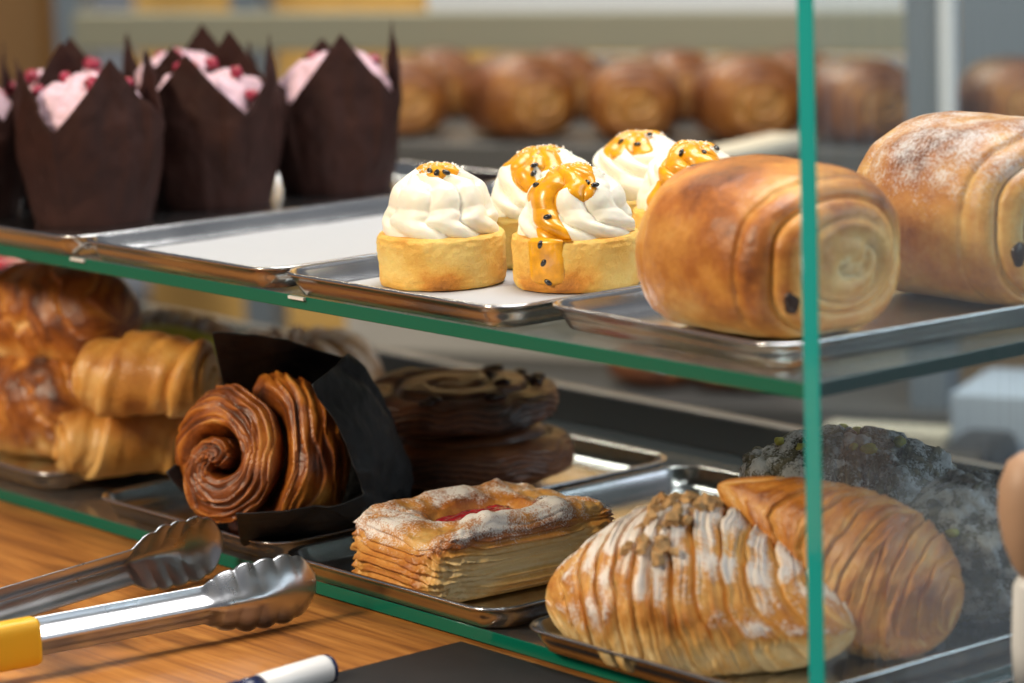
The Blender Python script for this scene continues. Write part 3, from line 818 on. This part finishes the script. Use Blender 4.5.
# ------------------------------------------------------------------ lower shelf: laminated roll in black paper
ctr = atd(267, 461, 2.015)
to_cam = CAM-ctr; to_cam /= np.linalg.norm(to_cam)
left = -RC[0]; upv = np.array([0, 0, 1.])
axis = to_cam*.86+left*.36+upv*.10; axis /= np.linalg.norm(axis)
def make_wrapped_roll():
    B3 = basis(axis, upv)                      # x: image right-ish, y: up, z: towards viewer
    t = thing('laminated_roll', 'dark amber spiral pastry lying on its side in black paper', 'pastry', M=mat4(B3, ctr))
    nu, nv = 240, 300
    R = .0505
    u = np.linspace(0, PI, nu)[:, None]; v = np.linspace(0, 2*PI, nv, endpoint=False)[None, :]
    cz = np.cos(u)+0*v; rho = np.sin(u)+0*v
    cz = np.sign(cz)*np.abs(cz)**.8; rho = np.abs(rho)**.8
    x = R*rho*np.cos(v); y = R*rho*np.sin(v)*.97; z = .040*cz
    P = np.stack([x, y, z], -1); n = outward(P)
    # spiral about a centre left of the middle
    dx, dy = x+.016, y+.006
    rr = np.hypot(dx, dy)/R; an = np.arctan2(dy, dx)
    w = .12*fbm(x*30, y*30, z*30, 3, 2)
    q = rr*1.55-(an+2.2)/(2*PI)+w
    k = q-np.floor(q)
    groove = np.exp(-(np.minimum(k, 1-k)/.085)**2)
    bul = np.sqrt(np.clip(1-(2*k-1)**2, 0, 1))
    front = sstep(-.6, .1, cz)
    fine = vnoise(q*13+w*3, an*1.1+z*20, 0*z, 6)+.7*vnoise(q*27, an*1.8, z*30, 7)
    saw = q*9+.8*vnoise(an*2.2, q*4, 0*q, 4); saw = 1-(saw-np.floor(saw))
    d = front*(.011*bul-.013*groove-.002)+.0013*fine+.0022*(saw-.5)+.004*fbm(x*26, y*26, z*26, 3, 8)
    P = P+n*d[..., None]
    bake = .42+.10*bul*front+.55*groove*front-.16*fine+.34*(saw-.5)*-1+.48*fbm(x*45, y*45, z*45, 3, 12)
    Wp = P@B3.T+ctr; Wp[..., 2] = smax(Wp[..., 2], np.full_like(x, FL+.003), .004); P = (Wp-ctr)@B3
    grid('spiral_crust', P, M['roll'], t, dict(bake=bake))
    # paper: its own axis points further to the left than the roll's face
    pa_ = to_cam*.62+left*.62+upv*.30
    Bp = np.linalg.inv(B3)@basis(pa_, upv)
    Q = tulip(.036, .066, .074, .062, 31, nth=224, nt=70, flare=1.3, pleat=.004, rot=.22, lean=-.05)
    Q[..., 2] -= .080
    Q = Q@Bp.T+np.array([.014, .006, -.004])
    Wq = Q@B3.T+ctr
    Wq[..., 2] = smax(Wq[..., 2], np.full_like(Wq[..., 2], FL+.0016), .004)
    Q = (Wq-ctr)@B3
    base = np.stack([Q[0]*np.array([s, s, 1]) for s in (0., .6)]) if False else np.stack([Q[0].mean(0)+(Q[0]-Q[0].mean(0))*s for s in (0., .6)])
    o = grid('black_paper', np.concatenate([base, Q]), M['blackpaper'], t)
    s = o.modifiers.new('thick', 'SOLIDIFY'); s.thickness = .0008; s.offset = -1
    return t
make_wrapped_roll()

# ------------------------------------------------------------------ lower shelf: dark chocolate buns (a stack of two)
def make_bun(label, loc, r, h, seed, rz, chips, tilt=0):
    t = thing('chocolate_bun', label, 'bun', loc, 'dark chocolate buns stacked on the middle tray', rz)
    t.rotation_euler = (tilt, 0, rz)
    nu, nv = 130, 220
    u = np.linspace(0, PI, nu)[:, None]; v = np.linspace(0, 2*PI, nv, endpoint=False)[None, :]
    cz = np.cos(u)+0*v; rho = np.sin(u)+0*v
    cz = np.sign(cz)*np.abs(cz)**.75; rho = rho**.62
    x = r*rho*np.cos(v)*1.05; y = r*rho*np.sin(v)*.92; z = h/2*cz
    P = np.stack([x, y, z], -1); n = outward(P)
    q = np.hypot(x, y)/r*2.6-v/(2*PI)+.15*fbm(x*25, y*25, z*25, 3, seed)
    k = q-np.floor(q); groove = np.exp(-(np.minimum(k, 1-k)/.10)**2)
    topw = sstep(.0, .5, cz)
    lay = z*260+2.2*fbm(np.cos(v)*2+0*z, np.sin(v)*2+0*z, z*18, 3, seed+4); kl = lay-np.floor(lay)
    side = 1-sstep(.25, .75, np.abs(cz))
    lump = fbm(x*22, y*22, z*40, 3, seed+6)
    d = -.005*groove*topw+side*.0022*(1-kl)+.006*lump
    P = P+n*d[..., None]; P[..., 2] -= P[..., 2].min()
    bake = .40+.65*lump+.3*groove*topw+side*.30*(kl-.4)+.10*topw
    grid('dough', P, M['bun'], t, dict(bake=bake))
    rg = np.random.default_rng(seed)
    for i in range(chips):
        a = FC+rg.uniform(-1.2, 1.8); rad = r*rg.uniform(.55, .93)
        d2 = (P[..., 0]-rad*math.cos(a))**2+(P[..., 1]-rad*math.sin(a))**2-P[..., 2]*.02
        ii = np.unravel_index(np.argmin(d2), d2.shape)
        ellipsoid('chocolate_chip', P[ii]+np.array([0, 0, .0008]), .0052, .0045, .0026, M['choc'], t, i+seed, .5, None, 8, 10)
    return t
make_bun('lower dark layered bun of the stack on the middle tray', (-.560, .218, FL+.0003), .074, .042, 5, .3, 0)
make_bun('upper dark bun of the stack, chocolate chips on its top', (-.562, .214, FL+.0440), .069, .030, 9, .8, 12, tilt=.05)

# ------------------------------------------------------------------ lower shelf, left tray
def make_twist(label, A, B, R, seed):
    """rolled tube of dough with a wrap seam spiralling round and a curled end"""
    t = thing('rolled_pastry', label, 'pastry', M=frame(A, B, origin=(np.array(A)+np.array(B))/2), group='rolled pastries stacked on the left tray')
    L = float(np.linalg.norm(np.array(B)-np.array(A)))
    nu, nv = 170, 150
    u, v, cx, rho, cy, cz = superdir(nu, nv, .55, 1.0)
    x = L/2*cx; y = R*1.08*rho*cy; z = R*rho*cz
    P = np.stack([x, y, z], -1); n = outward(P)
    q = x/L*2.0+v/(2*PI)+.12*fbm(x*20, y*20, z*20, 3, seed)
    k = q-np.floor(q)
    e = np.abs(cx); endw = sstep(.80, .98, e)
    sp = (1-rho)*2.2+v/(2*PI); ks = sp-np.floor(sp); gs = np.exp(-(np.minimum(ks, 1-ks)/.10)**2)
    d = (1-endw)*(.0062*(1-k)*sstep(0, .06, k)-.002)+.0022*vnoise(q*7, x*25, y*25, seed+1)-endw*.004*gs+.003*fbm(x*28, y*28, z*28, 3, seed+3)
    P = P+n*d[..., None]
    P[..., 2] = smax(P[..., 2], np.full_like(x, -R*.86), R*.2)
    lump = fbm(x*35, y*35, z*35, 3, seed+6)
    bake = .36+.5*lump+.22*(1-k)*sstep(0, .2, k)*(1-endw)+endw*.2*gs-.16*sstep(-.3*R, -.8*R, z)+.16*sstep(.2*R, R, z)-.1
    grid('rolled_dough', P, M['twist'], t, dict(bake=bake))
    return t
tw0 = at(54, 446, FL+.029); tw1 = at(205, 434, FL+.029)
make_twist('lower rolled pastry with a curled end, lying on the left tray', tw0, tw1+np.array([.0, .0, 0]), .0265, 3)
tw0 = at(78, 378, FL+.083); tw1 = at(215, 378, FL+.083)
make_twist('upper rolled pastry stacked on the lower one beside the black paper', tw0, tw1, .0285, 8)

def left_croissant(label, c, rz, seed, L, R):
    return make_croissant(label, mat4(rotz(rz), c), M['left'], seed, 'dark glazed croissants on the left tray', L=L, R=R, bend=.012, nseg=1.7, slant=.9, sugar=.10, amp=.05, power=.5, tip=.35, flat=.78, bk=.46, fn=.4, gro=.8, dense=(220, 150))
p = at(22, 462, FL)
left_croissant('lower glazed croissant at the left edge of the photo, sugar grains on top', (p[0]-.022, p[1]+.035, FL+.0003), .25, 91, .130, .046)
left_croissant('upper glazed croissant at the left edge, stacked on the lower one', (p[0]-.018, p[1]+.045, FL+.068), .40, 95, .140, .041)

# tan ridged swirl behind the black paper, green filled pastry
def make_swirl(label, loc, rz, R, r, seed, name='ridged_ring'):
    """thick ring of dough with deep slanted ridges"""
    t = thing(name, label, 'pastry', loc, rz=rz)
    nu, nv = 300, 120
    a = np.linspace(0, 2*PI, nu, endpoint=False)[:, None]; v = np.linspace(0, 2*PI, nv, endpoint=False)[None, :]
    ph = 15*a/(2*PI)+.9*np.sin(v)*.5+.4*v/(2*PI)*0; k = ph-np.floor(ph)
    bul = np.sqrt(np.clip(1-(2*k-1)**2, 0, 1))
    fine = vnoise(np.cos(a)*9, np.sin(a)*9, v*.8, seed)
    rr = r*(.82+.24*bul+.03*fine)
    P = np.stack([(R+rr*np.cos(v))*np.cos(a), (R+rr*np.cos(v))*np.sin(a), rr*np.sin(v)*1.15+r*.9], -1)
    P[..., 2] = smax(P[..., 2], np.zeros_like(P[..., 2]), .006); P[..., 2] -= P[..., 2].min()
    bake = .62-.42*bul+.2*fine
    sug = .45*sstep(.6, 1, bul)*sstep(r*.6, r*1.6, P[..., 2])
    P2 = np.concatenate([P, P[:1]]); 
    grid('ridged_dough', P2, M['swirl'], t, dict(bake=np.concatenate([bake, bake[:1]]), sugar=np.concatenate([sug, sug[:1]])))
    return t
p = at(316, 415, FL)
make_swirl('tan ridged ring pastry behind the black paper', (p[0]+.002, p[1]-.02, FL+.0003), .3, .036, .031, 6)
def make_green():
    p = at(164, 352, FL+.055)
    t = thing('filled_pastry', 'tan pastry with yellow green filling behind the upper rolled pastry', 'pastry', (p[0], p[1], FL+.0003), rz=.7)
    P, At = croissant_surface(.120, .045, .008, 6, 44, sugar=.3, amp=.1, power=.45, tip=.35, dense=(200, 120), flat=.9)
    grid('crust', P, M['swirl'], t, At)
    q = np.linspace(0, 1, 24)[:, None]; th = np.linspace(0, 2*PI, 48, endpoint=False)[None, :]
    h = np.sqrt(np.clip(1-q**2, 0, 1))
    Q = np.stack([.058*q*np.cos(th), -.020-.020*h+.0*q*np.cos(th), .062+.020*q*np.sin(th)+.0*h], -1)
    Q[..., 1] += .004*fbm(Q[..., 0]*70, Q[..., 2]*70, 0*q, 2, 3)
    Q[..., 1] -= .014
    grid('green_filling', Q, M['green'], t)
    return t
make_green()

# red berry bun far back on the left tray
def make_berry_bun():
    p = at(14, 300, FL+.045)
    t = thing('berry_bun', 'blurred red topped bun behind the glazed croissants, under the left end of the shelf', 'pastry', (p[0], p[1], FL+.0003))
    P, At = pac_surface(.11, .10, .075, 77, dense=(90, 90)); grid('crust', P, M['left'], t, At)
    q = np.linspace(0, 1, 30)[:, None]; th = np.linspace(0, 2*PI, 50, endpoint=False)[None, :]
    J = np.stack([.052*q*np.cos(th), .046*q*np.sin(th), .062+.022*np.sqrt(np.clip(1-q**2, 0, 1))+0*th], -1)
    J[..., 2] += .006*fbm(J[..., 0]*60, J[..., 1]*60, 0*q, 3, 5)
    grid('berry_topping', J, M['jam'], t)
make_berry_bun()

# pale post with a tan knob standing just outside the side glass
def make_knob():
    p = at(1030, 600, ZT+.07)
    t = thing('knobbed_post', 'tan knob on a pale post, cut by the right edge beside the side glass', 'post', (p[0], p[1], ZT-.0043))
    th = np.linspace(0, 2*PI, 40, endpoint=False)[None, :]
    def lathe(name, prof, mat):
        pr = np.array(prof); P = np.stack([pr[:, 0][:, None]*np.cos(th), pr[:, 0][:, None]*np.sin(th), pr[:, 1][:, None]+0*th], -1)
        return grid(name, P, mat, t, caps=True)
    lathe('base', [(.020, 0), (.020, .018), (.012, .024), (.0085, .030)], M['black'])
    lathe('stem', [(.0085, .0302), (.0095, .05), (.0085, .082), (.006, .0865)], M['white'])
    lathe('knob', [(.005, .0867), (.0085, .092), (.0135, .105), (.016, .120), (.0155, .134), (.011, .146), (.004, .151)], M['tan'])
make_knob()

# ------------------------------------------------------------------ tongs
def make_tongs():
    z0 = ZT+.0004
    t = thing('serving_tongs', 'stainless steel serving tongs with scalloped tips and a yellow grip', 'tongs', (0, 0, z0))
    def arm(tip, back, face, name, tipsc=1.0):
        tip, back = np.array(tip), np.array(back)
        d = tip-back; L = np.linalg.norm(d); d /= L
        nrm = np.array([-d[1], d[0]])*face                 # outer side of the arm
        nu, nw = 200, 36
        s = np.linspace(0, L, nu)[:, None]; w = np.linspace(-1, 1, nw)[None, :]
        sL = L-s                                           # distance from the tip
        blade = sstep(.078, .066, sL)
        end = np.sqrt(np.clip(1-np.clip((.022-sL)/.022, 0, 1)**2, 0, 1))
        hw_stem = .0112
        scal = .0021*np.abs(np.sin(PI*(sL-.002)/.0135))**.7
        hw_bl = (.0188+scal)*(.80+.20*sstep(.07, .045, sL))
        hw = (hw_stem*(1-blade)+hw_bl*blade)*np.maximum(end, .30)
        zc = .0225
        z = zc+w*hw
        # channel: stem has a raised spine, the blade is a shallow bowl
        stem = .0060*np.exp(-(w/.42)**2)+.0030*(1-np.abs(w))-.0022*sstep(.8, 1, np.abs(w))*0
        bowl = .0085*(1-w**2)*end+.0035*np.exp(-(w/.30)**2)*sstep(.018, .05, sL)
        off = stem*(1-blade)+bowl*blade
        curve = -.0030*sstep(.05, .0, sL)                  # tips toe in
        ox = off+curve
        X = back[0]+d[0]*s+nrm[0]*ox; Y = back[1]+d[1]*s+nrm[1]*ox
        P = np.stack([X+0*w, Y+0*w, z], -1)
        o = grid(name, P, M['tong'], t, wrapv=False)
        m = o.modifiers.new('thick', 'SOLIDIFY'); m.thickness = .0011; m.offset = 0
        return o, d, nrm
    _, d, nrm = arm((-.379, -.036), (-.407, -.300), -1, 'arm')
    arm((-.512, -.016), (-.448, -.300), 1, 'arm')
    # yellow grip round the near arm
    nu, nv = 60, 40
    dn = np.array([-.379+.407, -.036+.300]); dn /= np.linalg.norm(dn); nn = np.array([dn[1], -dn[0]])
    c0 = np.array([-.379, -.036])-dn*.184; L = .10
    s = np.linspace(0, 1, nu)[:, None]; v = np.linspace(0, 2*PI, nv, endpoint=False)[None, :]
    e = np.where(s < .03, .93+.07*np.sqrt(np.clip(1-(1-s/.03)**2, 0, 1)), 1)
    px = np.sign(np.cos(v))*np.abs(np.cos(v))**.5*.0072*e; pz = np.sign(np.sin(v))*np.abs(np.sin(v))**.5*.0138*e
    cx = c0[0]-dn[0]*L*s+nn[0]*(px+.0035); cy = c0[1]-dn[1]*L*s+nn[1]*(px+.0035)
    o = grid('grip', np.stack([cx, cy, .0215+pz+0*s], -1), M['yellow'], t, caps=True)
    o['label'] = 'yellow rubber grip'
    box('hinge', -.468, -.398, -.325, -.290, .0105, .0345, M['tong'], t, bevel=.006)
    return t
make_tongs()

# ------------------------------------------------------------------ marker pen
def make_pen():
    a = at(331, 668, ZT+.0085+.0004); b = at(150, 722, ZT+.0085+.0004)
    d = (b-a)/np.linalg.norm(b-a)
    t = thing('marker_pen', 'thick marker pen with white cap and navy barrel on the counter', 'pen', M=frame(a, b, origin=a))
    def lathe(name, prof, mat):
        th = np.linspace(0, 2*PI, 40, endpoint=False)[None, :]; pr = np.array(prof)
        P = np.stack([pr[:, 0][:, None]+0*th, pr[:, 1][:, None]*np.cos(th), pr[:, 1][:, None]*np.sin(th)], -1)
        return grid(name, P, mat, t, caps=True)
    lathe('cap', [(.0045, .0070), (.0045, .0083), (.006, .0085), (.030, .0085), (.052, .0082), (.0525, .0078), (.0525, .0074)], M['white'])['label'] = 'white cap'
    lathe('cap_end', [(0.0, .0048), (.0004, .0068), (.0018, .0080), (.0045, .0084), (.0046, .0070)], M['navy'])
    lathe('barrel', [(.0526, .0065), (.0526, .0080), (.062, .0082), (.064, .0074), (.0655, .0074), (.067, .0083), (.13, .0083), (.14, .0070)], M['navy'])['label'] = 'navy barrel'
make_pen()

# ------------------------------------------------------------------ the bakery behind
ang = math.radians(26.29)
U = np.array([math.cos(ang), math.sin(ang), 0]); V_ = np.array([-math.sin(ang), math.cos(ang), 0])
O = atd(640, 145, 3.1)
def bg(u, v, w): return O+U*u+V_*v+np.array([0, 0, w])
def bgbox(name, u0, u1, v0, v1, w0, w1, mat, parent=None, bevel=.002):
    c = bg((u0+u1)/2, (v0+v1)/2, w0)
    o = box(name, -(u1-u0)/2, (u1-u0)/2, -(v1-v0)/2, (v1-v0)/2, 0, w1-w0, mat, None, bevel)
    M4 = mat4(rotz(ang), c)
    if parent is not None:
        o.parent = parent; o.matrix_local = parent.matrix_world.inverted() @ M4
    else: o.matrix_world = M4
    return o
S = 1/1013.
def bgp(px, py, v):
    """(u, w) of the pixel on the plane v of the back rack's frame"""
    d = RC.T@np.array([(px-512)/F, (py-341.5)/F, 1.])
    k = ((O+V_*v-CAM)@V_)/(d@V_); p = CAM+d*k-O
    return p@U, p[2]
def uu(px, v=0., py=145): return bgp(px, py, v)[0]
def ww(py, v=0., px=640): return bgp(px, py, v)[1]
rack = thing('back_rack', 'grey metal rack of pastries standing behind the display case', 'rack', M=mat4(rotz(ang), bg(0, .1, -.75)))
bpy.context.view_layer.update()
bgbox('top_rail', uu(72, .3, 30), uu(906, .3, 30), .30, .33, ww(52, .3), ww(13, .3), M['olive'], rack)['label'] = 'olive grey top rail'
bgbox('shelf', uu(330), uu(1200), -.02, .36, ww(188, -.02), ww(147, -.02), M['dark_grey'], rack)
bgbox('post', uu(905, -.03, 60), uu(943, -.03, 60), -.03, .02, -.75, .45, M['blue_grey'], rack)['label'] = 'blue grey post'
bgbox('post', uu(941, -.034, 60), uu(957, -.034, 60), -.044, -.031, -.10, .45, M['white_panel'], rack)['label'] = 'white edge strip'
bgbox('worktop', uu(330, .0, 400), uu(1250, .0, 400), -.06, .40, ww(470, -.06), ww(400, -.06), M['dark_grey'], rack)
bgbox('front_panel', uu(330, .0, 400), uu(1250, .0, 400), -.03, .40, -.75, ww(470, -.06), M['dark_grey'], rack)
bgbox('back_panel', uu(346, .13, 350), uu(905, .13, 350), .13, .15, ww(402, .13), ww(188, -.02)-.001, M['pale_grey'], rack)
m_ = frame(at(690, 163, -.02), at(790, 140, -.02)); q_ = at(690, 163, -.02)-at(790, 140, -.02); l_ = float(np.linalg.norm(q_))/2
o = box('cream_rail', -l_, l_, -.02, .02, -.006, .006, M['cream_strip'], bevel=.002); o.matrix_world = m_; tag(o, 'blurred cream coloured rail behind the rearmost cream cakes', 'rail')
bgbox('dark_panel', uu(957, .4, 60), uu(1300, .4, 60), .40, .42, ww(150, .4), ww(-200, .4), M['blue_grey'], rack)
bgbox('light_strip', uu(500, .37, 60), uu(905, .37, 60), .36, .37, ww(84, .37), ww(54, .37), M['white_panel'], rack)
bgbox('light_strip', uu(430, .37, 0), uu(905, .37, 0), .36, .37, ww(11, .37), ww(-60, .37), M['white_panel'], rack)

w_ = bgbox('wall_back', uu(-500), uu(1500), 1.45, 1.55, -1.0, 1.6, M['ochre'], bevel=0); w_['kind'] = 'structure'
o = bgbox('brown_post', uu(-20, .8, 60), uu(42, .8, 60), .80, .86, -1.0, .9, M['brown_post']); tag(o, 'blurred brown wooden post at the far left of the wall', 'post')
o = bgbox('blue_post', uu(56, .75, 60), uu(82, .75, 60), .75, .79, -1.0, .9, M['blue_grey']); tag(o, 'blurred blue grey post left of the rack rail', 'post')
o = bgbox('blue_post', uu(232, .62, 60), uu(262, .62, 60), .62, .66, -1.0, .9, M['blue_grey']); tag(o, 'blurred blue grey post behind the rearmost muffin', 'post')

# pastries on the rack
proto = None
spots = [(400, .06, .88), (520, .055, .93), (634, .06, .86), (747, .055, .93), (860, .06, .88), (440, .23, .80), (560, .23, .80), (675, .23, .80), (795, .23, .80), (1014, .07, .88)]
names = ['leftmost in the front row of rolls on the back rack', 'second roll from the left in the front row on the back rack', 'third roll from the left in the front row on the back rack',
         'roll just left of the teal glass edge, front row on the back rack', 'roll seen through the side glass just left of the grey post', 'leftmost roll in the half hidden second row on the back rack',
         'second roll from the left, half hidden second row on the back rack', 'third roll from the left, half hidden second row on the back rack', 'roll half hidden behind the teal glass edge, second row on the back rack',
         'roll just right of the white post strip']
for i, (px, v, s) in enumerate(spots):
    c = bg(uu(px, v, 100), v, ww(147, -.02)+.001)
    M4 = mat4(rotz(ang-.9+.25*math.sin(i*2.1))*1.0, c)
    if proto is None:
        proto = make_pac('blurred '+names[i], M4, .118, .112, .098, 61, M['bgpac_shaded'], 0, 'rolls on the back rack', dense=(80, 90), sticks=((-.024, .036),))
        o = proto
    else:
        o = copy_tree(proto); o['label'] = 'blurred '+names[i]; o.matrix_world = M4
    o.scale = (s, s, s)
# flat breads on the worktop behind
for i, (px, r_, lab) in enumerate(((662, .060, 'blurred flat dark bread on the worktop behind, left one'), (745, .055, 'blurred flat dark bread on the worktop behind, next to the glass edge'))):
    t = thing('flat_bread', lab, 'bread', M=mat4(rotz(.4*i), bg(uu(px, .03, 390), .03, ww(400, -.06)+.001)), group='flat breads on the back worktop')
    P, At = pac_surface(.085, .10, .05, 5+i, dense=(70, 80)); grid('crust', P, M['bread'], t, At)

# things seen through the side glass, lower right
o = bgbox('pale_box', uu(950, -.2, 410), uu(1120, -.2, 410), -.20, -.07, ww(560, -.2), ww(378, -.2), M['pale_blue']); tag(o, 'pale blue box behind the case, blurred through the side glass', 'box')
o = bgbox('dark_box', uu(932, -.32, 480), uu(990, -.32, 480), -.32, -.22, ww(580, -.32), ww(432, -.32), M['black'], bevel=.01); tag(o, 'dark rounded box behind the crumbed pastries', 'box')
o = bgbox('cream_bar', uu(820, -.16, 430), uu(945, -.16, 430), -.16, -.12, ww(436, -.16), ww(418, -.16), M['cream_strip']); tag(o, 'cream coloured bar behind the side glass', 'bar')
fl = box('floor', -6, 4, -3, 6, -1.05, -1.0, M['floorm']); fl['kind'] = 'structure'

# ------------------------------------------------------------------ camera
cam = bpy.data.cameras.new('camera'); co = bpy.data.objects.new('camera', cam); COL.objects.link(co)
co.matrix_world = mat4(np.stack([RC[0], -RC[1], -RC[2]], 1), CAM)
cam.sensor_width = 36; cam.lens = F/1024*36; cam.clip_start = .05; cam.clip_end = 50
cam.dof.use_dof = True; cam.dof.focus_distance = 1.86; cam.dof.aperture_fstop = 4.8
SC.camera = co

# ------------------------------------------------------------------ light
def area(name, loc, target, size, power, col, sy=None):
    l = bpy.data.lights.new(name, 'AREA'); l.energy = power; l.color = col; l.size = size
    if sy: l.shape = 'RECTANGLE'; l.size_y = sy
    o = bpy.data.objects.new(name, l); COL.objects.link(o); o.location = loc
    o.rotation_euler = (Vector(target)-Vector(loc)).to_track_quat('-Z', 'Y').to_euler()
    return o
area('ceiling_panel', (-.3, .45, 1.9), (-.4, .05, 0), 1.2, 38, (1, .97, .92))
area('shop_window', (1.9, 1.6, 1.0), (-.2, .1, 0), 1.5, 27, (.80, .90, 1))
area('front_lamp', (-.55, -1.75, 1.25), (-.3, .1, -.1), .5, 34, (1, .84, .62))
area('added_wall_fill', (-2.4, 1.1, 1.5), (-2.6, 2.2, .1), .6, 34, (1, .93, .80))  # unseen fill light, added to brighten the ochre back wall
wd = bpy.data.worlds.new('shop'); SC.world = wd; wd.use_nodes = True
bgn = wd.node_tree.nodes['Background']; bgn.inputs[0].default_value = (.66, .68, .72, 1); bgn.inputs[1].default_value = .19

SC.view_settings.view_transform = 'Standard'; SC.view_settings.look = 'None'
SC.view_settings.exposure = .35; SC.view_settings.gamma = 1; SC.view_settings.use_curve_mapping = False
SC.cycles.max_bounces = 12; SC.cycles.transparent_max_bounces = 16; SC.cycles.use_denoising = True
